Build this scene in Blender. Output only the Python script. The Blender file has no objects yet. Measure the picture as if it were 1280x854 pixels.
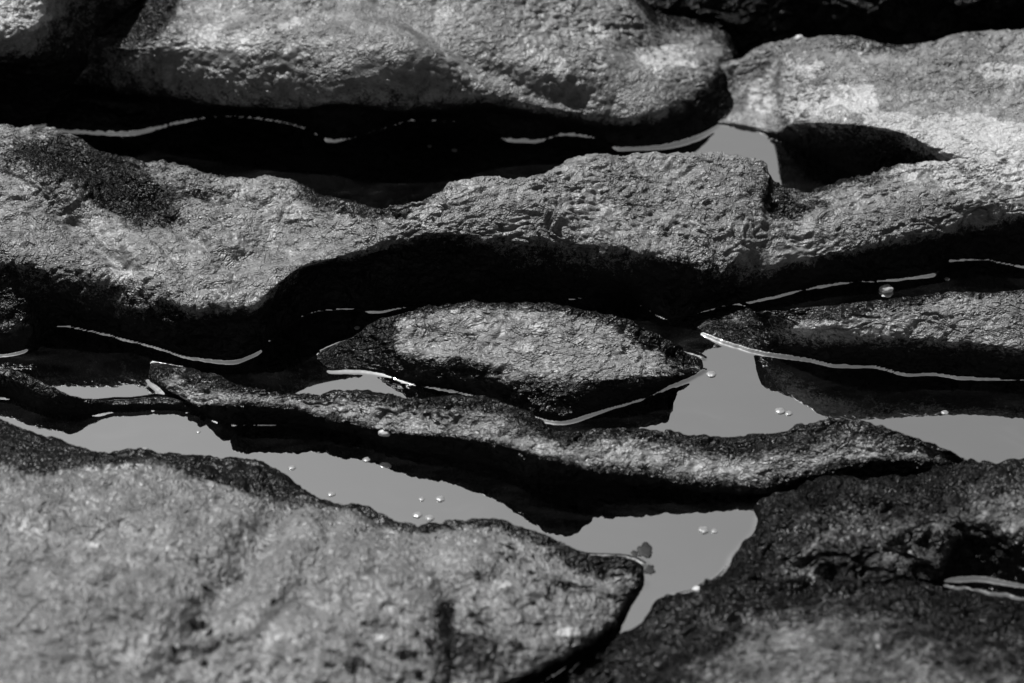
import bpy, math, random
import numpy as np
random.seed(4)
from mathutils import kdtree, Vector

# ------------------------------------------------------------------ camera
SC = bpy.context.scene
DIST, TILT, W, H = 3.0, math.radians(36.0), 1280.0, 854.0
MPP = 0.001                                    # metres per photo pixel at the focus point
cam_d = bpy.data.cameras.new("camera")
cam = bpy.data.objects.new("camera", cam_d)
SC.collection.objects.link(cam)
CAM = np.array([0.0, -DIST * math.cos(TILT), DIST * math.sin(TILT)])
cam.location = CAM
cam.rotation_euler = (math.pi / 2 - TILT, 0, 0)
cam_d.sensor_width = 36.0
cam_d.lens = 36.0 * DIST / (W * MPP)
cam_d.clip_start, cam_d.clip_end = 0.05, 500.0
cam_d.dof.use_dof = True
cam_d.dof.focus_distance = 2.98
cam_d.dof.aperture_fstop = 3.3
SC.camera = cam

# ------------------------------------------------------------------ sky, sun, exposure
SUN_EL, SUN_AZ = math.radians(60), math.radians(-35)    # azimuth from straight ahead (+y), minus = to the left
world = bpy.data.worlds.new("World")
SC.world = world
world.use_nodes = True
wn, wl = world.node_tree.nodes, world.node_tree.links
for n in list(wn): wn.remove(n)
sky = wn.new('ShaderNodeTexSky'); sky.sky_type = 'NISHITA'; sky.sun_disc = False
sky.sun_elevation = SUN_EL; sky.sun_rotation = SUN_AZ
bw = wn.new('ShaderNodeRGBToBW')
bg = wn.new('ShaderNodeBackground'); bg.inputs['Strength'].default_value = 0.05
wo = wn.new('ShaderNodeOutputWorld')
wl.new(sky.outputs[0], bw.inputs[0]); wl.new(bw.outputs[0], bg.inputs['Color']); wl.new(bg.outputs[0], wo.inputs['Surface'])
sun_d = bpy.data.lights.new("sun", 'SUN'); sun_d.energy = 5.0; sun_d.angle = math.radians(0.5)
sun = bpy.data.objects.new("sun", sun_d); SC.collection.objects.link(sun)
sun.rotation_euler = (math.pi / 2 - SUN_EL, 0, math.pi - SUN_AZ)
SC.view_settings.view_transform = 'Standard'
SC.view_settings.look = 'None'
SC.view_settings.gamma = 1.0
SC.view_settings.exposure = 1.42
SC.cycles.max_bounces = 6
SC.cycles.use_denoising = True

# ------------------------------------------------------------------ pixel <-> place (modelling aid: traced points land on real planes)
ct, st = math.cos(TILT), math.sin(TILT)
FWD = np.array([0, ct, -st]); UPV = np.array([0, st, ct]); RGT = np.array([1.0, 0, 0])
def ray(px, py):
    px = np.asarray(px, float); py = np.asarray(py, float)
    a = (px - W / 2) * MPP / DIST; b = (H / 2 - py) * MPP / DIST
    return a[..., None] * RGT + b[..., None] * UPV + FWD
def place(px, py, h):
    """traced point at height h (in thousandths of the local scale) -> world"""
    d = ray(px, py)
    t0 = -CAM[2] / d[..., 2]
    z = np.asarray(h, float) * 0.001 * (t0 / DIST)
    t = (z - CAM[2]) / d[..., 2]
    return CAM + d * t[..., None]
def to_px(P):
    v = P - CAM
    f = v @ FWD
    return W / 2 + (v @ RGT) / f * DIST / MPP, H / 2 - (v @ UPV) / f * DIST / MPP

# ------------------------------------------------------------------ numpy gradient noise
_rs = np.random.RandomState(7)
_perm = _rs.permutation(512).astype(np.int64); _perm = np.concatenate([_perm, _perm, _perm])
_g = _rs.normal(size=(512, 3)); _g /= np.linalg.norm(_g, axis=1)[:, None]
def gnoise(P):
    i = np.floor(P).astype(np.int64); f = P - i; i &= 511
    u = f * f * f * (f * (f * 6 - 15) + 10)
    out = 0
    for dx in (0, 1):
        for dy in (0, 1):
            for dz in (0, 1):
                h = _perm[_perm[_perm[(i[:, 0] + dx) & 511] + ((i[:, 1] + dy) & 511)] + ((i[:, 2] + dz) & 511)]
                g = _g[h]
                d = g[:, 0] * (f[:, 0] - dx) + g[:, 1] * (f[:, 1] - dy) + g[:, 2] * (f[:, 2] - dz)
                w = (u[:, 0] if dx else 1 - u[:, 0]) * (u[:, 1] if dy else 1 - u[:, 1]) * (u[:, 2] if dz else 1 - u[:, 2])
                out = out + w * d
    return out * 1.6
def fbm(P, octs=3, rough=0.5):
    o, a = 0, 1.0
    for k in range(octs):
        o = o + a * gnoise(P * 2.03 ** k + 17.3 * k); a *= rough
    return o

def pchip(x, y, xq):
    """shape keeping cubic; x (n,), y (n,...) -> (len(xq),...)"""
    x = np.asarray(x, float); y = np.asarray(y, float)
    h = np.diff(x); hs = h.reshape((-1,) + (1,) * (y.ndim - 1))
    d = np.diff(y, axis=0) / hs
    m = np.zeros_like(y)
    if len(x) > 2:
        w1 = 2 * hs[1:] + hs[:-1]; w2 = hs[1:] + 2 * hs[:-1]
        ok = d[1:] * d[:-1] > 0
        with np.errstate(divide='ignore', invalid='ignore'):
            mm = (w1 + w2) / (w1 / d[:-1] + w2 / d[1:])
        m[1:-1] = np.where(ok, mm, 0)
    m[0] = d[0]; m[-1] = d[-1]
    k = np.clip(np.searchsorted(x, xq) - 1, 0, len(x) - 2)
    t = ((xq - x[k]) / h[k]).reshape((-1,) + (1,) * (y.ndim - 1)); hk = h[k].reshape(t.shape)
    t = np.clip(t, 0, 1)
    return ((2 * t**3 - 3 * t**2 + 1) * y[k] + (t**3 - 2 * t**2 + t) * hk * m[k]
            + (-2 * t**3 + 3 * t**2) * y[k + 1] + (t**3 - t**2) * hk * m[k + 1])

# ------------------------------------------------------------------ materials
def ramp(nt, src, stops, interp='LINEAR'):
    r = nt.nodes.new('ShaderNodeValToRGB'); r.color_ramp.interpolation = interp
    e = r.color_ramp.elements
    while len(e) < len(stops): e.new(0.5)
    for k, (p, v) in enumerate(stops):
        e[k].position = p; e[k].color = (v, v, v, 1)
    nt.links.new(src, r.inputs[0])
    return r.outputs[0]
def math_n(nt, op, a, b=None, clamp=False):
    n = nt.nodes.new('ShaderNodeMath'); n.operation = op; n.use_clamp = clamp
    for k, v in enumerate((a, b)):
        if v is None: continue
        if isinstance(v, (int, float)): n.inputs[k].default_value = v
        else: nt.links.new(v, n.inputs[k])
    return n.outputs[0]
def noise_n(nt, vec, scale, detail=4, rough=0.55, dist=0.0, kind='FBM'):
    n = nt.nodes.new('ShaderNodeTexNoise'); n.noise_type = kind
    n.inputs['Scale'].default_value = scale; n.inputs['Detail'].default_value = detail
    n.inputs['Roughness'].default_value = rough; n.inputs['Distortion'].default_value = dist
    nt.links.new(vec, n.inputs['Vector'])
    return n.outputs[0]
def mixc(nt, f, a, b):
    n = nt.nodes.new('ShaderNodeMix'); n.data_type = 'FLOAT'
    for sock, v in ((0, f), (2, a), (3, b)):
        if isinstance(v, (int, float)): n.inputs[sock].default_value = v
        else: nt.links.new(v, n.inputs[sock])
    return n.outputs[0]

def rock_material(name, light=0.085, dark=0.045, wet=0.002, stretch=(1, 1, 1), relief=1.0, fleck=0.17, gloss=1.0, tone=(0.42, 0.58)):
    m = bpy.data.materials.new(name); m.use_nodes = True
    nt = m.node_tree; N, L = nt.nodes, nt.links
    b = N['Principled BSDF']
    geo = N.new('ShaderNodeTexCoord')
    mp = N.new('ShaderNodeMapping'); mp.inputs['Scale'].default_value = stretch
    L.new(geo.outputs['Object'], mp.inputs[0])
    v, vo = mp.outputs[0], geo.outputs['Object']
    at = N.new('ShaderNodeAttribute'); at.attribute_name = 'dry_lit'  # low on the wet band and where shade is painted in
    al = N.new('ShaderNodeAttribute'); al.attribute_name = 'lichen'
    n_big = noise_n(nt, vo, 9, 4, 0.6, 0.3)
    n_mid = noise_n(nt, v, 45, 6, 0.62, 0.6)
    n_fine = noise_n(nt, v, 260, 5, 0.65)
    # dry stone: mottled grey
    mot = math_n(nt, 'ADD', math_n(nt, 'MULTIPLY', n_big, 0.45), math_n(nt, 'MULTIPLY', n_mid, 0.55))
    stone = mixc(nt, ramp(nt, mot, [(tone[0], 0), (tone[1], 1)]), dark, light)
    stone = math_n(nt, 'MULTIPLY', stone, ramp(nt, n_fine, [(0.3, 0.75), (0.7, 1.0)]))
    # pale growths and painted glints: small specks everywhere, blotches where the lichen attribute says
    vor = N.new('ShaderNodeTexVoronoi'); vor.inputs['Scale'].default_value = 60
    L.new(vo, vor.inputs['Vector'])
    spk = math_n(nt, 'ADD', vor.outputs['Distance'], math_n(nt, 'MULTIPLY', noise_n(nt, vo, 160, 3), 0.35))
    spk = ramp(nt, spk, [(0.24, 1), (0.31, 0)])
    spk = math_n(nt, 'MULTIPLY', spk, ramp(nt, noise_n(nt, vo, 14, 2), [(0.52, 0), (0.6, 1)]))
    lic = math_n(nt, 'ADD', al.outputs['Fac'], math_n(nt, 'MULTIPLY', math_n(nt, 'SUBTRACT', noise_n(nt, vo, 22, 6, 0.68, 0.5), 0.5), 2.2))
    lic = ramp(nt, lic, [(0.52, 0), (0.62, 1)])
    lic = math_n(nt, 'MULTIPLY', lic, ramp(nt, n_fine, [(0.35, 0.45), (0.62, 1)]))
    pale = math_n(nt, 'MAXIMUM', math_n(nt, 'MULTIPLY', spk, 0.6), lic)
    stone = mixc(nt, pale, stone, fleck)
    # wet black film near the water plus painted shade on fronts, ragged edge
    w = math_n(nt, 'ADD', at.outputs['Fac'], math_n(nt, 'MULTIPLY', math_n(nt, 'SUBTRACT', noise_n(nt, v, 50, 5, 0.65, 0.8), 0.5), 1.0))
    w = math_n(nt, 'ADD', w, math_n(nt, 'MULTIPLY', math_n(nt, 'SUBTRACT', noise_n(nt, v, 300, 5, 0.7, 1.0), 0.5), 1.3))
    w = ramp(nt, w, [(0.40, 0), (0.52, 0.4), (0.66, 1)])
    col = mixc(nt, w, wet, stone)  # wet is also the black of the painted shade
    N.remove(b)
    df = N.new('ShaderNodeBsdfDiffuse'); gl = N.new('ShaderNodeBsdfGlossy'); ad = N.new('ShaderNodeAddShader')
    L.new(col, df.inputs['Color']); L.new(mixc(nt, w, 0.32, 0.46), gl.inputs['Roughness'])
    L.new(mixc(nt, w, 0.009, math_n(nt, 'MULTIPLY', ramp(nt, n_mid, [(0.35, 0.6), (0.65, 1.0)]), 0.034 * gloss)), gl.inputs['Color'])
    L.new(df.outputs[0], ad.inputs[0]); L.new(gl.outputs[0], ad.inputs[1])
    L.new(ad.outputs[0], N['Material Output'].inputs['Surface'])
    # relief: wrinkles, pits and grain
    def wrinkle(sc, det, dist, wd):      # a net of narrow creases
        return ramp(nt, noise_n(nt, v, sc, det, 0.55, dist), [(0.5 - wd, 1), (0.5, 0), (0.5 + wd, 1)])
    hgt = math_n(nt, 'ADD', math_n(nt, 'MULTIPLY', wrinkle(48, 3, 0.9, 0.08), 0.0018), math_n(nt, 'MULTIPLY', wrinkle(110, 2, 0.6, 0.10), 0.0009))
    hgt = math_n(nt, 'ADD', hgt, math_n(nt, 'MULTIPLY', noise_n(nt, v, 120, 3, 0.55, 0.4), 0.0058))
    hgt = math_n(nt, 'MULTIPLY', hgt, ramp(nt, noise_n(nt, vo, 13, 3, 0.6), [(0.38, 0.35), (0.62, 1.5)]))
    bp = N.new('ShaderNodeBump'); bp.inputs['Strength'].default_value = 0.9 * relief; bp.inputs['Distance'].default_value = 1.0
    L.new(hgt, bp.inputs['Height']); L.new(bp.outputs[0], df.inputs['Normal']); L.new(bp.outputs[0], gl.inputs['Normal'])
    return m

def plain_material(name, base, rough, spec=0.5, ior=None):
    m = bpy.data.materials.new(name); m.use_nodes = True
    nt = m.node_tree; b = nt.nodes['Principled BSDF']
    tc = nt.nodes.new('ShaderNodeTexCoord')
    c = mixc(nt, ramp(nt, noise_n(nt, tc.outputs['Object'], 220, 4), [(0.35, 0), (0.65, 1)]), base * 0.7, base)
    nt.links.new(c, b.inputs['Base Color'])
    b.inputs['Roughness'].default_value = rough
    b.inputs['Specular IOR Level'].default_value = spec
    if ior: b.inputs['IOR'].default_value = ior
    return m

M_RIDGE = rock_material('ridge_stone')
M_FINE = rock_material('wrinkled_stone', light=0.088, dark=0.048, stretch=(0.7, 1, 1), relief=1.1)
M_FORE = rock_material('mottled_stone', light=0.072, dark=0.034, relief=0.75, stretch=(1.3, .6, 1), tone=(.40, .60))
M_TOP = rock_material('pale_stone', light=0.082, dark=0.044, relief=0.7)
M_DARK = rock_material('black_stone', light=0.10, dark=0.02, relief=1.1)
def water_material():
    m = bpy.data.materials.new('still_water'); m.use_nodes = True
    nt = m.node_tree; N, L = nt.nodes, nt.links; b = N['Principled BSDF']
    b.inputs['Roughness'].default_value = 0.012
    b.inputs['IOR'].default_value = 7.0
    tc = N.new('ShaderNodeTexCoord')
    mp = N.new('ShaderNodeMapping'); mp.inputs['Scale'].default_value = (.5, 1.2, 1); L.new(tc.outputs['Object'], mp.inputs[0])
    L.new(ramp(nt, noise_n(nt, mp.outputs[0], 14, 6, 0.6, 1.2), [(0.45, 0.0005), (0.62, 0.003), (0.74, 0.012)]), b.inputs['Base Color'])
    bp = N.new('ShaderNodeBump'); bp.inputs['Distance'].default_value = 1; bp.inputs['Strength'].default_value = 1
    L.new(math_n(nt, 'MULTIPLY', noise_n(nt, tc.outputs['Object'], 9, 2, 0.4), 0.00045), bp.inputs['Height'])
    L.new(bp.outputs[0], b.inputs['Normal'])
    return m
M_WATER = water_material()
M_FOAM = plain_material('foam', 0.10, 0.35, 0.3)
M_SHELL = plain_material('pale_shell', 0.2, 0.5, 0.3)
M_WEED = plain_material('dark_weed', 0.008, 0.6, 0.1)
M_BED = plain_material('dark_silt', 0.02, 0.8)

# ------------------------------------------------------------------ building helpers
def tag(o, label=None, cat=None, group=None, kind=None):
    for k, v in (('label', label), ('category', cat), ('group', group), ('kind', kind)):
        if v: o[k] = v
    return o
def mesh_obj(name, verts, faces, mat, smooth=True, attrs=None):
    me = bpy.data.meshes.new(name)
    verts = np.asarray(verts, np.float32); faces = np.asarray(faces, np.int32)
    nf, k = faces.shape
    me.vertices.add(len(verts)); me.vertices.foreach_set('co', verts.ravel())
    me.loops.add(nf * k); me.loops.foreach_set('vertex_index', faces.ravel())
    me.polygons.add(nf); me.polygons.foreach_set('loop_start', np.arange(0, nf * k, k, dtype=np.int32))
    me.update(calc_edges=True)
    me.polygons.foreach_set('use_smooth', np.full(nf, smooth))
    for nme, a in (attrs or {}).items():
        at = me.attributes.new(nme, 'FLOAT', 'POINT'); at.data.foreach_set('value', np.asarray(a, np.float32))
    me.materials.append(mat)
    o = bpy.data.objects.new(name, me); SC.collection.objects.link(o)
    return o
def grid_faces(nu, nv, off=0):
    a = (np.arange(nu - 1)[:, None] * nv + np.arange(nv - 1)[None, :]).ravel() + off
    return np.stack([a, a + nv, a + nv + 1, a + 1], 1)
def near_line(px, py, line):
    L = np.asarray(line, float); best = np.full(px.shape, 1e9)
    for a, b in zip(L[:-1], L[1:]):
        d = b - a; t = np.clip(((px - a[0]) * d[0] + (py - a[1]) * d[1]) / (d @ d), 0, 1)
        best = np.minimum(best, np.hypot(px - a[0] - t * d[0], py - a[1] - t * d[1]))
    return best

def loft(rails, x0, x1, step=2.0, res=0.0021, back=None, amp=1.0, fine=1.0, crag=0.0, creases=(), humps=(), lichen=(), stain_shade=(), dryfn=None):
    """rails: from far to near, each a list of (px, py, height, dry)."""
    xs = np.arange(x0, x1 + 0.1, step)
    ctl, dry_lit = [], []  # low values blacken: wet band, and shade painted on fronts and lips
    if back:                                    # hidden far flank, set off from the first rail
        for dy, z in back:
            r = np.asarray(rails[0], float)
            q = pchip(r[:, 0], r[:, 1:], xs)
            p = place(xs, q[:, 0], q[:, 1]); p = p + np.array([0, dy, 0]); p[:, 2] = np.minimum(p[:, 2] * 0.5, 0) + z if z < 0 else p[:, 2] * z
            ctl.append(p); dry_lit.append(np.full(len(xs), 0.15))
    for r in rails:
        r = np.asarray(r, float)
        q = pchip(r[:, 0], r[:, 1:], xs)
        ctl.append(place(xs, q[:, 0], q[:, 1])); dry_lit.append(q[:, 2])
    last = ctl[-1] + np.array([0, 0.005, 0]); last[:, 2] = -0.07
    ctl.append(last); dry_lit.append(np.zeros(len(xs)))
    C = np.stack(ctl)                            # rails, stations, 3
    D = np.stack(dry_lit)[..., None]
    seg = np.linalg.norm(np.diff(C, axis=0), axis=2)
    k = np.concatenate([[0], np.cumsum(seg.mean(1) + 1e-4)])
    vq = []
    for j in range(len(k) - 1):
        n = max(2, int(np.percentile(seg[j], 80) / res))
        if back and j < len(back): n = max(2, n // 3)
        vq.append(k[j] + (k[j + 1] - k[j]) * np.arange(n) / n)
    vq = np.concatenate(vq + [[k[-1]]])
    S = pchip(k, np.concatenate([C, D], 2), vq)  # v, u, 4
    S = np.transpose(S, (1, 0, 2)); nu, nv = S.shape[:2]
    P = S[..., :3].copy(); dr = S[..., 3].reshape(-1)
    # normals
    du = np.gradient(P, axis=0); dv = np.gradient(P, axis=1)
    Nn = np.cross(dv, du); Nn /= np.linalg.norm(Nn, axis=2)[..., None] + 1e-9
    if Nn[..., 2].mean() < 0: Nn = -Nn
    # ease normals so displacement does not fold
    for _ in range(4):
        Nn[1:-1] = (Nn[:-2] + Nn[1:-1] + Nn[2:]) / 3; Nn[:, 1:-1] = (Nn[:, :-2] + Nn[:, 1:-1] + Nn[:, 2:]) / 3
    P = P.reshape(-1, 3); Nn = Nn.reshape(-1, 3)
    Q = P * np.array([0.75, 1, 1])
    wob = fbm(Q * 9, 3, 0.5) * 0.0085
    ed = gnoise(Q * 30 + 5); mid = (1 - np.abs(fbm(Q * 34 + 0.6 * ed[:, None], 3, 0.55))) ** 2
    wr = gnoise(Q * 70 + 0.7 * ed[:, None]) + 0.5 * gnoise(Q * 150 + 3)
    wr2 = gnoise(Q * 34 + 0.9 * ed[:, None] + 11) + 0.4 * gnoise(Q * 90 + 8)
    wmask = np.clip(0.75 + 1.3 * gnoise(Q * 9 + 31), 0.15, 1.5)
    d = wob * amp - (0.0009 * np.exp(-(wr / 0.14) ** 2) + 0.0030 * np.exp(-(wr2 / 0.10) ** 2)) * fine * wmask + (mid - 0.6) * 0.003 * amp + fbm(Q * 120, 3, 0.6) * 0.00115 * fine
    if crag: d = d + crag * (np.abs(fbm(Q * 15 + 0.4 * ed[:, None], 4, 0.55)) - 0.3) * 0.016
    px, py = to_px(P)
    for line, wd, dep in creases:
        dd = near_line(px + 6 * ed, py + 5 * gnoise(Q * 22 + 9), line); d = d - dep * 0.001 * np.exp(-(dd / wd) ** 2)
    for cx, cy, rx, ry, am in humps:
        d = d + am * 0.001 * np.exp(-((px - cx) / rx) ** 2 - ((py - cy) / ry) ** 2)
    lic = np.zeros(len(P))
    for cx, cy, rx, ry, am in lichen:
        q = ((px - cx) / rx) ** 2 + ((py - cy) / ry) ** 2
        lic = np.maximum(lic, am * np.clip(1.35 - q, 0, 1))
    sx = px + 7 * gnoise(Q * 60 + 40) + 5 * ed; sy = py + 5 * gnoise(Q * 60 + 50)
    for cx, cy, rx, ry, am in stain_shade:
        dr = dr - am * np.exp(-((sx - cx) / rx) ** 2 - ((sy - cy) / ry) ** 2)  # dark pits and spots, and shade painted into folds and notches
    d = d * np.clip(P[:, 2] / 0.014, 0.25, 1)      # washed smooth where the water stands
    P = P + Nn * d[:, None]
    return P, grid_faces(nu, nv), dr, lic

CONTACT = []
def waterline(P, F):
    z = P[:, 2]
    for a, b in ((0, 1), (1, 2)):
        A, B = F[:, a], F[:, b]
        m = (z[A] > 0) != (z[B] > 0)
        A, B = A[m], B[m]; t = z[A] / (z[A] - z[B])
        CONTACT.append((P[A] + (P[B] - P[A]) * t[:, None])[:, :2])
def rock(name, mat, label, parts, group=None):
    Ps, Fs, Ds, Ls, off = [], [], [], [], 0
    for P, F, D, Lc in parts:
        waterline(P, F)
        keep = P[:, 2] > -0.03
        F = F[keep[F].any(1)]
        used = np.unique(F); mp = np.zeros(len(P), np.int64); mp[used] = np.arange(len(used))
        Ps.append(P[used]); Fs.append(mp[F] + off); Ds.append(D[used]); Ls.append(Lc[used]); off += len(used)
    o = mesh_obj(name, np.concatenate(Ps), np.concatenate(Fs), mat, True,
                 {'dry_lit': np.concatenate(Ds), 'lichen': np.concatenate(Ls)})
    return tag(o, label, 'rock', group)

# ------------------------------------------------------------------ the rocks
# main ridge
m_crest = [(-260,110,125,.8),(0,158,122,.75),(60,165,115,.7),(130,190,108,.7),(200,205,100,.75),(260,222,95,.8),(340,226,95,.8),(400,243,97,.55),(470,262,110,.45),(540,243,124,.7),(600,226,122,.8),(660,222,120,.85),(700,210,118,.85),(760,197,114,.9),(850,196,112,.9),(920,199,106,.8),(950,203,98,.7),(968,222,84,.5),(985,242,74,.45),(1010,243,72,.5),(1060,225,75,.6),(1100,218,78,.6),(1160,208,84,.8),(1280,198,92,1),(1540,150,100,1)]
m_mid1 = [(-260,170,120,1),(0,200,130,.8),(60,215,124,.8),(130,240,98,.6),(200,262,88,.8),(260,270,90,1),(340,262,90,1),(400,270,92,.9),(470,280,104,.7),(540,262,118,.95),(660,250,114,1),(760,232,109,1),(850,232,106,1),(920,240,100,1),(950,250,92,.9),(972,262,76,.55),(1010,272,68,.8),(1100,248,74,1),(1160,235,82,1),(1280,222,90,1),(1540,180,98,1)]
m_mid2 = [(-260,240,114,1),(0,262,108,1),(130,290,94,1),(200,318,88,1),(260,330,85,1),(340,300,82,1),(400,298,86,.9),(470,298,100,1),(540,278,113,1),(660,280,105,1),(760,275,95,1),(850,285,88,1),(920,300,78,1),(1000,300,62,1),(1100,278,66,1),(1280,246,86,1),(1540,205,92,1)]
m_lip = [(-260,300,98,.8),(0,322,95,.6),(90,340,84,.6),(150,345,80,.6),(200,365,79,.7),(240,385,73,.7),(310,382,72,.65),(350,352,86,.6),(380,332,90,.6),(420,322,90,.6),(450,314,90,.65),(480,308,92,.65),(540,293,106,.65),(620,302,93,.6),(680,308,84,.6),(760,312,76,.6),(830,327,73,.55),(900,344,54,.6),(960,342,40,.55),(1000,330,44,.6),(1100,305,52,.55),(1200,288,52,.6),(1280,270,72,.6),(1540,232,80,.6)]
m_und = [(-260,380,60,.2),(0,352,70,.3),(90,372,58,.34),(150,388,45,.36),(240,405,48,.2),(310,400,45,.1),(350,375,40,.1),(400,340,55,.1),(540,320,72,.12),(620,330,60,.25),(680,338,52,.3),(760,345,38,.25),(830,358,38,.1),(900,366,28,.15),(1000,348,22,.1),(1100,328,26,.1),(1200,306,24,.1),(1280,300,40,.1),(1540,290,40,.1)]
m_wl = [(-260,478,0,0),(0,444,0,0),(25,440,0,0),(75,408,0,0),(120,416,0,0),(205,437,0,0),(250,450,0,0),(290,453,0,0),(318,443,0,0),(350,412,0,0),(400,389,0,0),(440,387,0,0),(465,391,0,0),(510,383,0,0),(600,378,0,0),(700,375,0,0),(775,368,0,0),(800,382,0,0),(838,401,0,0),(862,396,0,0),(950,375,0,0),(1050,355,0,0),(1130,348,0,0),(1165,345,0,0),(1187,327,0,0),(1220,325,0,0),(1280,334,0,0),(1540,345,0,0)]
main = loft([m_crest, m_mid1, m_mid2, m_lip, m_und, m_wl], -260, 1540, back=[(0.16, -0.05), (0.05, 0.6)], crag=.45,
            creases=[([(0,205),(60,250),(150,330)], 13, 15), ([(70,180),(150,225),(230,290),(300,330)], 10, 11), ([(180,205),(240,240),(330,262)], 9, 9), ([(130,240),(190,290),(230,340)], 8, 7), ([(850,215),(880,270),(900,320)], 6, 2.5), ([(560,240),(590,270),(600,300)], 6, 2), ([(420,258),(330,300),(270,330)], 8, 4), ([(712,225),(722,262),(735,300)], 5, 2.0),
                     ([(968,215),(966,250),(985,268),(1010,275)], 8, 7), ([(1060,224),(1160,216),(1280,214)], 3, 1.5), ([(380,330),(330,310),(300,318)], 6, 4)],
            humps=[(150,225,70,22,8),(40,280,60,45,8),(290,350,60,26,6),(560,262,60,20,3),(900,225,50,24,4),(660,250,40,20,3)],
            stain_shade=[(50,188,60,22,.35),(105,215,50,26,.42),(160,245,46,24,.42),(215,270,46,22,.38),(250,235,60,14,.3),(130,200,130,20,.25),(360,245,110,14,.3),(560,240,60,8,.2),(100,215,90,28,.1),(960,240,16,26,.4),(1010,262,60,10,.3),(880,330,60,16,.35),(440,262,60,12,.35)],
            lichen=[(1240,190,120,60,.75),(1130,215,30,12,.6),(380,318,12,10,.6),(150,340,20,12,.6)])
# the slab beyond it, curling round the pool
s_crest = [(830,100,30,.4),(880,86,44,.7),(905,80,40,.7),(925,72,44,.7),(960,56,52,.7),(985,49,74,.8),(1000,46,82,.8),(1060,46,86,.55),(1120,56,88,.5),(1160,53,92,.6),(1200,43,98,.75),(1280,36,108,.8),(1540,0,130,.8)]
s_mid = [(830,118,18,.9),(905,106,24,.9),(925,98,27,1),(960,90,32,1),(985,85,66,1),(1000,82,80,1),(1060,84,88,1),(1160,95,90,1),(1280,90,100,1),(1540,60,115,1)]
s_mid2 = [(830,135,10,.9),(905,132,9,.9),(925,128,11,1),(960,125,16,1),(985,122,52,1),(1000,120,70,1),(1060,124,86,1),(1160,140,88,1),(1280,150,94,1),(1540,110,105,1)]
s_lip = [(830,150,4,.8),(905,153,4,.9),(950,160,5,.9),(970,164,12,.7),(985,157,52,.6),(1010,154,68,.6),(1060,156,80,.62),(1100,160,84,.62),(1130,167,86,.65),(1165,184,84,.7),(1200,196,86,1),(1280,205,88,1),(1540,160,98,1)]
s_wl = [(830,156,0,.6),(880,156,0,.7),(920,158,0,.8),(950,165,0,.5),(970,174,0,0),(1010,192,0,0),(1070,222,0,0),(1120,240,0,0),(1160,255,0,0),(1280,270,20,1),(1540,250,30,1)]
slab = loft([s_crest, s_mid, s_mid2, s_lip, s_wl], 830, 1540, back=[(0.1, -0.05), (0.03, 0.5)], amp=.4,
            creases=[([(1100,140),(1180,122),(1280,112)], 5, 3), ([(1010,120),(1060,80),(1090,60)], 12, 3), ([(905,150),(918,118),(925,70)], 8, 4)],
            humps=[(1000,80,60,30,4)],
            stain_shade=[(1075,60,90,8,.25)],
            lichen=[(1250,90,45,12,.9),(1040,125,80,30,.62),(1110,150,45,16,.85),(1200,170,70,36,.85),(1260,190,60,40,.9),(980,110,55,45,.6),(1000,80,40,20,.5)])
rock('rock_ridge', M_RIDGE, 'long grey rock ridge crossing the whole scene, ringing a black pool at its right end', [main, slab])

# large pale rock at the top
t_top = [(60,-70,135,.5),(250,-60,150,1),(400,-60,158,1),(600,-45,145,1),(700,-30,125,1),(760,-8,108,1),(792,8,98,.6),(830,42,70,.6),(890,50,50,.6),(915,66,40,.4),(924,90,24,.1)]
t_a = [(60,-20,120,.4),(150,0,125,.35),(210,5,140,.4),(250,0,132,.9),(400,0,138,1),(600,10,128,1),(700,20,115,1),(760,25,104,1),(800,42,84,.8),(830,56,66,1),(890,62,48,.9),(915,80,34,.2),(924,95,22,.1)]
t_b = [(60,60,85,.42),(110,65,100,.45),(170,62,112,.7),(250,62,118,1),(400,64,122,1),(500,60,132,1),(600,66,112,1),(700,75,98,1),(800,85,74,1),(880,85,50,1),(912,92,30,.1),(924,100,18,0)]
t_lip = [(60,96,60,.25),(110,102,62,.45),(170,106,68,.5),(250,120,70,.55),(300,124,74,.6),(380,131,74,.6),(430,122,88,.6),(520,126,82,.6),(600,122,76,.6),(640,127,70,.6),(700,140,60,.6),(780,150,41,.6),(830,138,45,.6),(865,122,42,.5),(900,112,28,.1),(915,106,20,0),(924,108,12,0)]
t_und = [(60,120,30,.2),(170,130,25,.1),(300,138,30,0),(430,142,36,0),(600,145,28,0),(700,160,20,0),(800,166,18,0),(865,150,20,.15),(900,138,12,.2),(924,128,6,.1)]
t_wl = [(60,165,0,0),(160,168,0,0),(230,154,0,0),(285,147,0,0),(340,152,0,0),(380,162,0,0),(415,178,0,0),(470,165,0,0),(525,152,0,0),(570,155,0,0),(600,163,0,0),(640,177,0,0),(670,178,0,0),(705,170,0,0),(740,173,0,0),(775,187,0,0),(820,185,0,0),(870,173,0,0),(895,158,0,0),(924,145,0,0)]
top = loft([t_top, t_a, t_b, t_lip, t_und, t_wl], 60, 924, back=[(0.25, -0.05), (0.1, 0.8)],
           amp=.5, creases=[([(480,0),(540,30),(600,75),(660,110),(720,130)], 20, 17), ([(700,28),(760,30),(800,36)], 4, 4), ([(230,0),(170,40),(120,80)], 16, 12)],
           humps=[(440,60,60,50,10),(520,70,60,40,4),(330,50,80,35,8),(700,95,50,30,5),(820,95,50,20,4)],
           stain_shade=[(170,25,40,30,.5),(350,22,14,24,.3)],
           lichen=[(700,88,10,18,.95),(760,60,60,50,.5),(830,75,70,30,.55),(330,30,60,40,.4),(180,60,50,40,.42)])
rock('shore_rock', M_TOP, 'broad pale rock filling the upper left, undercut above black water', [top])

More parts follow.
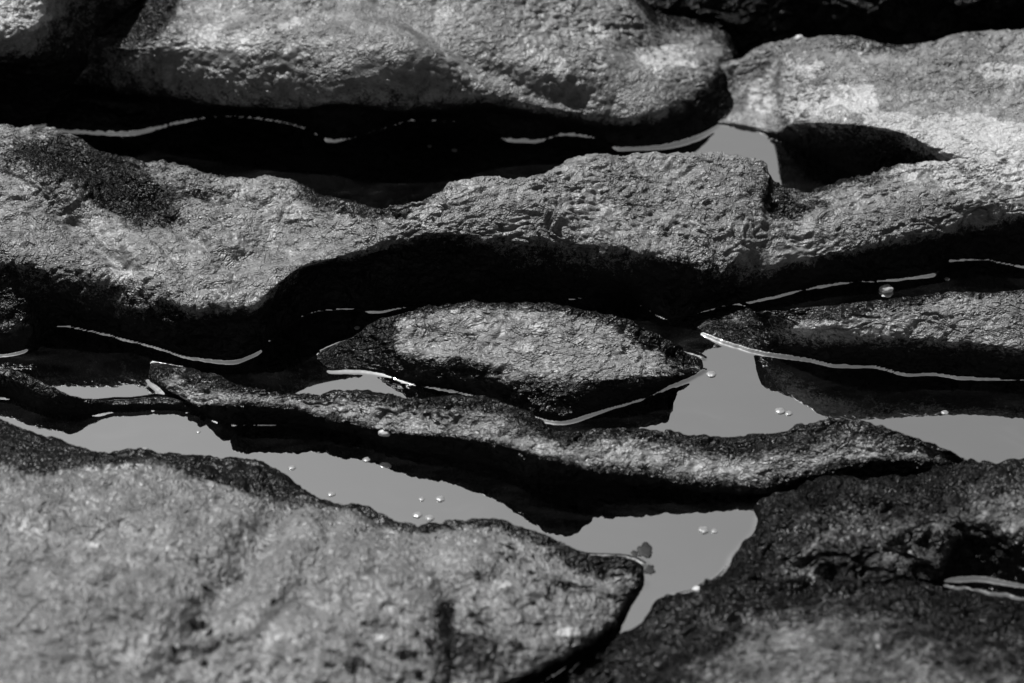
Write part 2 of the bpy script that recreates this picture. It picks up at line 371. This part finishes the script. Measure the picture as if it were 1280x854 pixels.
# corner rock
c_a = [(-260,-90,230,1),(0,-80,220,1),(100,-70,190,.6),(220,-50,150,.1)]
c_b = [(-260,-20,200,1),(0,-10,190,1),(60,-12,182,1),(100,-20,172,.45),(220,-12,130,.42)]
c_lip = [(-260,60,160,.8),(0,52,158,.8),(40,46,156,.8),(70,26,152,.55),(110,10,140,.4),(220,0,115,.35)]
c_mid = [(-260,90,125,.3),(0,78,120,.2),(50,76,120,.25),(100,58,110,.35),(160,30,104,.3),(220,5,100,.1)]
c_wl = [(-260,100,90,0),(0,88,90,.1),(40,99,84,.1),(90,90,80,0),(150,55,80,0),(220,12,80,0)]
c_base = [(-260,160,20,0),(0,150,20,.0),(100,130,20,0),(220,60,40,0)]
corner = loft([c_a, c_b, c_lip, c_mid, c_wl, c_base], -260, 220, back=[(0.2, 0.2)], creases=[([(0,80),(45,95),(90,80)], 4, 3)],
              lichen=[(20,15,60,30,.7),(90,62,16,8,.7)], stain_shade=[(10,22,10,20,.2)])
rock('boulder', M_TOP, 'rock in the far left corner with a bleached whitish top and black side', [corner])

# black rock beyond the slab
k_a = [(740,-160,100,.6),(1000,-150,105,.5),(1540,-170,230,.5)]
k_b = [(740,-50,80,.5),(830,-45,80,.42),(920,-50,84,.38),(1000,-45,88,.45),(1150,-50,125,.4),(1300,-60,135,.4),(1540,-80,150,.4)]
k_c = [(740,-5,62,.2),(830,12,60,.3),(900,10,62,.1),(1000,5,70,.2),(1060,10,70,.32),(1150,5,80,.15),(1300,0,90,.3),(1540,-20,100,.2)]
k_d = [(740,60,0,0),(830,62,0,0),(920,75,0,0),(1000,70,0,0),(1150,75,0,0),(1540,60,0,0)]
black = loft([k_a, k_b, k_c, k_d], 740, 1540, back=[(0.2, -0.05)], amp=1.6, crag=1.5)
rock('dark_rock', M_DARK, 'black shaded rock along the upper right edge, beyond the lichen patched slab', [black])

# island in the middle
i_c = [(396,449,1,0.0),(430,427,18,0.0),(470,402,38,0.03),(520,385,53,0.14),(600,380,61,0.14),(700,384,64,0.15),(760,392,62,0.12),(785,397,58,0.14),(805,408,50,0.11),(850,434,26,0.03),(872,452,8,0.03),(880,459,1,0.05)]
i_a = [(396,449,1,0.0),(430,432,17,0.05),(470,412,36,0.28),(520,400,50,1),(600,400,56,1),(700,404,59,1),(750,412,52,0.8),(785,418,48,1),(815,425,40,0.5),(850,446,22,0.2),(872,457,7,0.4),(880,460,1,0.3)]
i_b = [(396,449,1,0.0),(430,438,14,0.05),(470,425,30,0.35),(520,425,42,1),(600,430,47,1),(700,435,50,1),(760,440,47,1),(815,448,36,0.8),(850,456,20,0.6),(872,461,6,0.6),(880,461,1,0.3)]
i_lip = [(396,450,1,0.0),(430,444,10,0.0),(470,437,22,0.32),(500,446,30,0.44),(540,458,32,0.4),(580,463,34,0.36),(620,474,35,0.52),(660,478,38,0.48),(700,477,42,0.48),(760,475,44,0.48),(820,470,38,0.52),(836,470,36,0.48),(852,469,12,0.48),(872,466,4,0.4),(880,462,0,0.24)]
i_wl = [(396,451,0,0),(415,464,0,0),(440,463,0,0),(470,466,0,0),(520,480,0,0),(585,493,0,0),(640,512,0,0),(700,528,0,0),(740,518,0,0),(765,510,0,0),(800,500,0,0),(832,486,0,0),(855,476,0,0),(872,468,0,0),(880,463,0,0)]
island = loft([i_c, i_a, i_b, i_lip, i_wl], 396, 880, step=1.6, res=0.0017, back=[(0.05, -0.05), (0.016, 0.5)], amp=.9, crag=.35,
              creases=[([(722,385),(718,410),(720,440)], 5, 3), ([(640,462),(600,466),(560,458)], 6, 5), ([(780,412),(800,425),(845,440)], 6, 5), ([(665,423),(700,424)], 2.5, 2)],
              humps=[(680,465,60,9,3)], stain_shade=[(550,458,60,9,.5),(590,466,30,7,.3),(800,418,22,12,.5),(850,440,30,10,.3),(482,430,14,45,.45)], lichen=[(675,410,8,8,.8),(655,438,20,12,.5)])  # dark notch and left end are shade painted in
rock('rock_islet', M_FINE, 'small grey rock islet alone in the water, tapering to a point at its right', [island])

# thin ridge in front of the islet
r_c = [(186,466,2,0.0),(215,463,18,0.0),(260,470,28,0.0),(300,480,34,0.0),(350,489,36,0.0),(400,494,36,0.0),(450,494,40,0.0),(520,496,52,0.0),(590,497,58,0.0),(630,503,60,0.0),(660,520,58,0.0),(700,537,55,0.0),(740,535,52,0.0),(790,533,48,0.0),(850,540,44,0.0),(920,549,36,0.0),(960,543,44,0.0),(1000,530,54,0.0),(1040,524,60,0.0),(1080,527,62,0.0),(1140,543,58,0.0),(1180,558,50,0.0),(1205,575,38,0.0)]
r_a = [(186,468,2,0.12),(215,470,17,0.42),(260,484,28,0.48),(300,490,35,0.51),(400,502,35,0.51),(450,505,39,0.54),(520,510,50,0.54),(590,515,56,0.54),(630,522,57,0.51),(660,538,56,0.54),(700,552,53,0.54),(740,550,51,0.54),(790,550,46,0.51),(850,558,41,0.48),(920,572,33,0.45),(960,566,41,0.42),(1000,553,49,0.3),(1040,545,54,0.42),(1080,547,56,0.45),(1140,556,52,0.45),(1180,565,46,0.36),(1205,577,36,0.06)]
r_b = [(186,470,2,0.18),(215,482,15,0.62),(250,496,20,0.79),(300,498,35,0.7),(360,502,34,0.79),(400,510,31,0.7),(440,518,31,0.79),(500,526,40,0.79),(570,531,46,0.79),(620,540,52,0.79),(670,558,56,0.79),(730,568,45,0.79),(800,572,38,0.79),(860,580,32,0.79),(930,594,24,0.7),(980,588,30,0.7),(1040,572,42,0.7),(1100,564,48,0.62),(1160,566,44,0.62),(1205,578,34,0.09)]
r_lip = [(186,472,1,0.0),(215,492,11,0.16),(250,507,16,0.22),(300,507,36,0.18),(360,511,34,0.18),(400,521,27,0.18),(440,530,27,0.2),(500,543,34,0.2),(570,549,40,0.2),(620,557,47,0.2),(700,578,58,0.2),(725,586,50,0.2),(745,590,36,0.2),(800,595,31,0.2),(860,606,22,0.2),(930,614,12,0.16),(980,604,22,0.16),(1040,588,38,0.14),(1100,576,44,0.12),(1160,577,40,0.12),(1205,580,32,0.0)]
r_wl = [(186,474,0,0),(215,497,0,0),(250,516,0,0),(300,532,0,0),(360,532,0,0),(400,535,0,0),(440,545,0,0),(500,564,0,0),(570,574,0,0),(620,586,0,0),(670,606,0,0),(730,608,0,0),(800,608,0,0),(860,614,0,0),(930,618,0,0),(980,618,0,0),(1040,612,0,0),(1205,610,0,0)]
ridge = loft([r_c, r_a, r_b, r_lip, r_wl], 186, 1205, step=1.8, res=0.0017, back=[(0.07, -0.05), (0.02, 0.5)], amp=.9, crag=.3,
             creases=[([(402,492),(406,512),(398,530)], 5, 4), ([(735,532),(735,560),(728,590)], 6, 3), ([(985,535),(975,570)], 9, 3)],
             humps=[(640,525,30,12,3),(460,505,40,12,2)], lichen=[(482,541,8,4,1.2),(625,530,14,10,.6),(690,560,30,12,.5)])  # first lichen spot is a painted glint
rock('rock_spine', M_FINE, 'thin winding spine of wet rock rising from the water in front of the islet', [ridge])

# right ridge
g_c = [(858,401,1,0),(880,397,10,.2),(930,390,22,.35),(947,388,36,.35),(957,387,58,.35),(975,386,64,.35),(1020,384,70,.35),(1050,381,76,.3),(1100,377,78,.3),(1200,368,82,.4),(1280,363,86,.45),(1540,345,92,.5)]
g_a = [(858,401,1,0),(880,400,9,.2),(930,398,18,.35),(947,398,28,.4),(960,397,52,.4),(1000,397,60,.35),(1050,395,74,.3),(1100,391,77,.45),(1150,387,78,.65),(1200,384,78,1),(1280,382,81,1),(1540,370,88,1)]
g_b = [(858,401,1,0),(880,403,8,.1),(930,407,14,.2),(970,410,40,.5),(1000,410,52,.75),(1050,408,66,.95),(1100,405,71,1),(1200,406,69,1),(1280,410,70,1),(1540,400,76,1)]
g_lip = [(858,402,1,0),(880,407,6,0),(930,415,9,.1),(960,420,22,.4),(1000,421,38,.6),(1050,421,52,.6),(1100,424,58,.6),(1200,430,54,.6),(1240,436,53,.6),(1280,440,53,.6),(1540,445,58,.6)]
g_wl = [(858,403,0,0),(880,418,0,0),(920,433,0,0),(950,441,0,0),(1010,450,0,0),(1050,458,0,0),(1090,459,0,0),(1135,469,0,0),(1165,468,0,0),(1200,473,0,0),(1280,475,0,0),(1400,472,0,0),(1540,480,0,0)]
right = loft([g_c, g_a, g_b, g_lip, g_wl], 858, 1540, step=1.8, res=0.0018, back=[(0.1, -0.05), (0.03, 0.5)], amp=.8)
rock('rock_shelf', M_FINE, 'low black rock shelf at the right with a narrow grey back', [right])

# low rock at the left
l_c = [(-260,420,44,.2),(0,457,40,.4),(30,468,38,.3),(60,482,34,.2),(85,494,30,.15),(110,500,18,.2),(150,502,11,.3),(200,498,11,.3),(240,504,13,.2),(275,522,5,0)]
l_a = [(-260,445,34,.2),(0,472,30,.35),(60,497,24,.2),(110,507,13,.25),(150,507,8,.2),(200,505,8,.2),(240,508,8,.1),(275,524,3,0)]
l_wl = [(-260,500,0,0),(0,497,0,0),(60,516,0,0),(110,519,0,0),(150,513,0,0),(200,512,0,0),(240,515,0,0),(275,528,0,0)]
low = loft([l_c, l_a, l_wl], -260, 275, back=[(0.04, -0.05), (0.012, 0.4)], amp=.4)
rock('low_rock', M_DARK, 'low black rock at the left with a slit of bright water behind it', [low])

# big foreground rock
f_c = [(-260,480,60,.0),(0,524,58,.05),(40,536,56,.1),(90,556,52,.05),(150,573,48,.05),(210,567,50,.0),(275,569,46,.0),(320,577,40,.0),(350,592,36,.0),(375,614,36,.05),(400,628,38,.1),(440,629,40,.1),(480,645,38,.1),(530,656,38,.1),(600,650,42,.1),(650,655,40,.1),(700,676,36,.1),(740,690,32,.1),(775,695,28,.1),(795,704,20,.1),(806,716,10,0)]
f_b = [(-260,560,85,.4),(0,580,84,.35),(60,588,80,.35),(120,580,80,.4),(200,577,72,.35),(240,592,68,.35),(290,607,62,.35),(380,627,48,.4),(430,633,44,.5),(480,653,42,.4),(530,665,42,.4),(600,657,44,.5),(660,670,41,.45),(720,702,36,.35),(760,716,28,.3),(795,714,19,.3),(806,719,9,0)]
f_m = [(-260,600,100,1),(0,610,98,1),(120,608,95,1),(240,615,88,1),(380,645,72,1),(480,672,62,1),(600,682,58,1),(700,712,46,1),(760,728,32,1),(795,719,17,.7),(806,721,7,0)]
f_n = [(-260,690,125,1),(0,690,124,1),(200,690,122,1),(400,705,108,1),(550,725,88,1),(650,745,70,1),(720,752,52,.95),(770,744,30,.9),(795,727,14,.6),(806,723,5,0)]
f_o = [(-260,790,140,1),(0,790,140,1),(300,800,132,1),(450,805,110,1),(560,800,92,.95),(640,800,75,.9),(700,795,60,.9),(750,775,38,.9),(780,752,22,.8),(795,735,10,.3),(806,725,4,0)]
f_p = [(-260,900,150,1),(0,890,148,1),(300,900,130,1),(450,905,100,.8),(560,880,78,.7),(650,846,62,.6),(700,822,48,.6),(750,790,30,.6),(780,764,14,.5),(795,742,6,0),(806,727,2,0)]
PITS = []
for cx, cy, sx, sy, n in ((280,775,60,35,16),(540,790,80,45,34),(690,740,50,22,16),(420,830,70,22,14),(610,700,30,20,6)):
    for _ in range(n):
        PITS.append((random.gauss(cx, sx * .6), random.gauss(cy, sy * .6), random.uniform(2, 7), random.uniform(1.5, 5), random.uniform(.6, 1.1)))
f_wl = [(-260,1160,0,0),(0,1150,0,0),(300,1080,0,0),(450,985,0,0),(560,925,0,0),(650,872,0,0),(700,838,0,0),(750,802,0,0),(780,770,0,0),(795,748,0,0),(806,730,0,0)]
fore = loft([f_c, f_b, f_m, f_n, f_o, f_p, f_wl], -260, 806, step=1.8, res=0.0021, back=[(0.06, -0.05), (0.015, 0.5)], amp=.9, crag=.35,
            creases=[([(340,655),(290,720),(235,800),(210,860)], 26, 20), ([(420,640),(400,700),(330,800)], 16, 7), ([(560,740),(580,800),(560,860)], 16, 9), ([(120,760),(140,854)], 14, 7), ([(530,700),(610,760),(640,840)], 16, 8)],
            humps=[(600,710,70,30,5),(150,700,80,60,8),(450,740,50,60,5)],
            stain_shade=PITS + [(555,790,40,60,.38),(600,815,60,40,.34),(690,735,50,22,.35),(250,795,60,10,.3),(560,755,14,14,.5),(440,820,50,24,.4),(700,775,40,14,.3),(270,690,18,30,.25),(250,770,22,50,.28),(330,680,16,22,.22)],  # pits, plus shade painted along the diagonal fold
            lichen=[(285,725,16,18,.55),(115,680,12,8,.6),(480,790,30,20,.45),(710,792,20,6,.7),(625,735,16,10,.55)])
rock('foreground_rock', M_FORE, 'largest rock, grey and pitted, filling the lower left with a black wet rim', [fore])

# lower right rock
b_c = [(610,905,10,0),(680,868,14,0),(730,832,16,0),(758,815,14,0),(775,800,12,0),(800,786,12,0),(822,755,14,.05),(870,741,18,.1),(905,716,22,.1),(918,692,24,.1),(945,662,26,.1),(960,630,32,.15),(1000,612,38,.15),(1100,597,44,.15),(1200,578,44,.1),(1280,570,42,.1),(1540,560,45,.1)]
b_a = [(610,930,16,0),(680,900,18,0),(758,850,20,0),(800,800,20,.05),(870,758,32,.1),(945,690,44,.15),(1000,650,55,.32),(1100,622,62,.35),(1200,606,62,.3),(1280,600,62,.3),(1540,590,65,.3)]
b_b = [(610,950,18,0),(680,920,20,0),(758,870,22,0),(800,815,26,.1),(870,775,40,.1),(945,718,44,.3),(1000,690,55,.42),(1100,668,64,.45),(1200,650,66,.5),(1240,645,66,.7),(1280,640,66,.9),(1540,630,70,1)]
b_h = [(610,970,20,0),(680,940,22,0),(758,890,24,0),(800,828,30,.1),(870,792,46,.1),(945,738,44,.3),(1000,708,44,.55),(1060,710,48,.3),(1100,700,50,.5),(1160,696,40,.55),(1220,690,34,.25),(1280,700,32,.2),(1540,690,30,.5)]
b_s = [(610,990,20,0),(680,960,22,0),(758,910,24,0),(800,840,34,.1),(870,812,54,.1),(945,765,48,.2),(1000,738,38,.2),(1060,740,36,.25),(1100,735,34,.2),(1150,732,14,.2),(1190,731,-5,.1),(1280,742,-8,.1),(1540,790,-8,0)]
b_e = [(610,1010,18,0.0),(680,980,20,0.0),(758,930,24,0.0),(800,852,36,0.2),(870,828,62,0.39),(945,792,66,0.52),(1000,768,62,0.52),(1100,756,56,0.39),(1150,748,34,0.26),(1190,744,14,0.13),(1280,759,12,0.13),(1540,805,12,0.13)]
b_f = [(610,1030,14,0.0),(680,1000,18,0.0),(758,955,24,0.0),(800,875,40,0.24),(870,860,80,0.48),(945,820,92,0.6),(1000,802,96,0.64),(1100,795,92,0.56),(1190,805,74,0.4),(1280,815,66,0.36),(1540,860,60,0.48)]
b_g = [(610,1050,8,0.0),(680,1030,10,0.0),(758,990,14,0.16),(800,930,40,0.4),(870,920,95,0.72),(945,900,115,0.72),(1000,890,120,0.72),(1100,880,118,0.72),(1280,880,112,0.68),(1540,910,100,0.8)]
b_wl = [(610,1070,0,0),(680,1060,0,0),(758,1040,0,0),(800,1020,0,0),(1000,1090,0,0),(1540,1120,0,0)]
lower = loft([b_c, b_a, b_b, b_h, b_s, b_e, b_f, b_g, b_wl], 610, 1540, res=0.0021, back=[(0.05, -0.05), (0.012, 0.5)], amp=1.3, crag=.8,
             creases=[([(1010,712),(1060,722),(1090,716)], 10, 8), ([(1085,640),(1090,690),(1085,720)], 7, 3)],
             humps=[(1000,712,22,10,4),(928,676,14,12,9),(885,735,22,9,8),(835,752,14,8,6),(950,640,10,10,7),(1130,660,40,12,8),(1060,620,40,10,7)], stain_shade=[(1250,700,45,14,.4)],
             lichen=[(1025,717,14,7,1.1),(985,715,30,12,.5),(1095,810,8,20,.6)])  # first spot paints the highlights in the hollow
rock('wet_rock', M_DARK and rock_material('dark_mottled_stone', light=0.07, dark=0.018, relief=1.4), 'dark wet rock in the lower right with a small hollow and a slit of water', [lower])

# ------------------------------------------------------------------ water with its raised edge against the stone, and the bed
RIM = [(110,505,140,28,.35),(30,530,70,20,.4),(1030,205,60,30,.4),(935,165,60,20,.1),(490,474,70,16,.45),(1040,458,110,24,1.7),(560,575,260,46,.12),(1080,600,120,30,.1),(600,376,110,14,.35),(940,660,40,60,.25),(790,775,70,60,.0),
       (420,165,520,30,2.1),(862,404,30,12,.12),(402,452,26,22,.35),(192,468,30,16,.15),(410,478,60,20,.5),(420,460,60,12,.6),(250,520,60,30,.4),(790,760,60,50,.3)]
def build_water():
    gx = np.arange(-0.86, 0.86, 0.002); gy = np.arange(-0.64, 0.96, 0.002)
    X, Y = np.meshgrid(gx, gy, indexing='ij')
    pts = np.concatenate(CONTACT)
    cell = 0.002; occ = np.zeros((len(gx) + 2, len(gy) + 2), bool)
    ix = ((pts[:, 0] - gx[0]) / cell).astype(int); iy = ((pts[:, 1] - gy[0]) / cell).astype(int)
    ok = (ix >= 0) & (ix < len(gx)) & (iy >= 0) & (iy < len(gy)); occ[ix[ok], iy[ok]] = True
    occ = occ[:len(gx), :len(gy)]
    near = occ.copy()
    for _ in range(9):
        n2 = near.copy(); n2[1:] |= near[:-1]; n2[:-1] |= near[1:]; n2[:, 1:] |= near[:, :-1]; n2[:, :-1] |= near[:, 1:]; near = n2
    pts = pts[ok]
    kd = kdtree.KDTree(len(pts))
    for i, p in enumerate(pts): kd.insert((p[0], p[1], 0), i)
    kd.balance()
    Z = np.zeros_like(X)
    I, J = np.nonzero(near)
    d = np.array([kd.find((gx[i], gy[j], 0))[2] for i, j in zip(I, J)])
    dd = np.linspace(0, 0.03, 301); sl = 0.95 * (1 - np.clip((dd - 0.0027) / 0.0046, 0, 1)) ** 1.5
    zz = np.concatenate([[0], np.cumsum(sl[::-1])])[:-1][::-1] * (dd[1] - dd[0])
    wv = 1 + 0.3 * gnoise(np.stack([gx[I] * 14, gy[J] * 14, 0 * d + .5], 1))
    px, py = to_px(np.stack([gx[I], gy[J], 0 * d], 1)); am = np.ones(len(d))
    for cx, cy, rx, ry, f in RIM: am = am * (1 + (f - 1) * np.exp(-(((px - cx) / rx) ** 2 + ((py - cy) / ry) ** 2) ** 2))
    Z[I, J] = np.interp(d / wv, dd, zz) * wv * am
    Z[0] = Z[-1] = 0; Z[:, 0] = Z[:, -1] = 0

    P = np.stack([X.ravel(), Y.ravel(), Z.ravel()], 1)
    F = grid_faces(len(gx), len(gy))
    # outer sheet reaching far away, sharing the fine sheet's edge
    x0, x1, y0, y1 = gx[0], gx[-1], gy[0], gy[-1]; R = 80.0; n = len(P)
    P = np.concatenate([P, [[x0,y0,0],[x1,y0,0],[x1,y1,0],[x0,y1,0],[-R,-R,0],[R,-R,0],[R,R,0],[-R,R,0]]])
    F = np.concatenate([F, n + np.array([[4,5,1,0],[5,6,2,1],[6,7,3,2],[7,4,0,3]])])
    Zb = P[n:n+4]; del Zb
    return mesh_obj('water', P, F, M_WATER)
tag(build_water(), 'still black water between the rocks, mirroring a pale sky', kind='structure')
bed = mesh_obj('ground', [[-80,-80,-0.12],[80,-80,-0.12],[80,80,-0.12],[-80,80,-0.12]], [[0,1,2,3]], M_BED)
tag(bed, 'dark silt bed under the water', kind='structure')

# ------------------------------------------------------------------ small things: foam bubbles, shells, pebbles and a stand-in glint
bpy.context.view_layer.update()
DG = bpy.context.evaluated_depsgraph_get()
def lump(name, px, py, r, mat, label, cat, h=0, sq=(1, 1, .6), seed=0, rough=.25, group=None):
    import bmesh
    bm = bmesh.new(); bmesh.ops.create_icosphere(bm, subdivisions=3, radius=1)
    V = np.array([v.co[:] for v in bm.verts]); Fc = np.array([[v.index for v in f.verts] for f in bm.faces]); bm.free()
    V = V * (1 + rough * gnoise(V * 1.6 + seed * 7.7)[:, None]) * np.array(sq) * r
    p = place(px, py, h)
    if h > 3:                                   # resting on stone: find the stone there
        hit = SC.ray_cast(DG, Vector(CAM), Vector(ray(px, py)).normalized())
        if hit[0]: p = np.array(hit[1]) - np.array([0, 0, .1 * r])
    o = mesh_obj(name, V, Fc, mat); o.location = p
    return tag(o, label, cat, group)

BUB = 'foam bubbles drifting on the water'
for k, (x, y, r, lab) in enumerate([
    (537,183,3.5,'left one of two bubbles in the black channel at the top'),
    (568,188,4.5,'right one of two bubbles in the black channel at the top'),
    (509,365,6.5,'bubble in the dark water just behind the islet'),
    (838,384,5.5,'bubble by the bright waterline behind the right end of the islet'),
    (1086,341,3,'leftmost tiny bubble of a pair above the pale shell at the right'),
    (1097,342,4,'tiny bubble directly above and left of the pale shell at the right'),
    (1184,349,4,'bubble in the dark right channel, right of the pale shell'),
    (889,468,7,'bright round bubble just right of the pointed tip of the islet'),
    (975,514,7,'larger bubble of a touching pair on the bright water right of the islet'),
    (986,517,5,'smaller bubble of a touching pair on the bright water right of the islet'),
    (1181,516,5,'bubble on the black reflection below the right shelf'),
    (527,624,4,'small bubble beside a bigger one on bright water above the foreground rock'),
    (550,624,6,'bigger bubble of two side by side on bright water above the foreground rock'),
    (522,644,6,'bubble touching the left of another near the foreground rock rim'),
    (537,648,6,'bubble nearest the foreground rock rim, beside its twin'),
    (365,585,5,'bubble on the bright water near the middle of the foreground rock rim'),
    (414,618,5,'bubble against the black rim of the foreground rock'),
    (248,540,3,'tiny bubble in the leftmost bright pool'),
    (181,562,5,'bubble at the lower edge of the leftmost bright pool'),
    (879,663,7,'larger of two bubbles on the bright water left of the wet rock'),
    (893,664,4,'smaller of two bubbles on the bright water left of the wet rock'),
    (458,575,5,'bubble clinging at the edge of the thin spine reflection'),
    (446,410,4,'dim bubble in shade left of the islet')]):
    lump('bubble', x, y, r * 0.0009, M_FOAM, lab, 'bubble', 0, (1, 1, .3), k, .25, BUB)
for x, y, r, lab in ((806,688,.009,'largest dark weed scrap floating off the tip of the foreground rock'),
                     (793,692,.004,'tiny dark weed scrap left of a larger one by the foreground rock tip'),
                     (812,712,.006,'dark weed scrap floating closest below the larger one near the foreground rock tip')):
    lump('weed_scrap', x, y, r, M_WEED, lab, 'weed', 0, (1, 1.3, .1), x, .5, 'dark weed scraps on the bright water')
lump('shell', 1108, 362, .0088, M_SHELL, 'pale shell lying in the dark water above the right shelf', 'shell', 2, (1, .8, .7), 3)
lump('pebble', 999, 49, .008, M_SHELL, 'white pebble on the crest of the slab at the top', 'pebble', 68.0, (1, .8, .8), 4)
lump('pebble', 872, 738, .0065, M_SHELL, 'pale pebble where the bright water meets the lower right rock', 'pebble', 20, (1, .9, .8), 5)
lump('pebble', 777, 799, .0065, M_FOAM, 'grey pebble in the dark gap under the foreground rock tip', 'pebble', 2, (1, .9, .8), 6)
lump('pebble', 482, 541, .0065, M_SHELL, 'small bright white lump standing in for a glint on the thin rock spine', 'pebble', 34, (1.4, .7, .6), 7)  # added lump in place of a glint on the stone
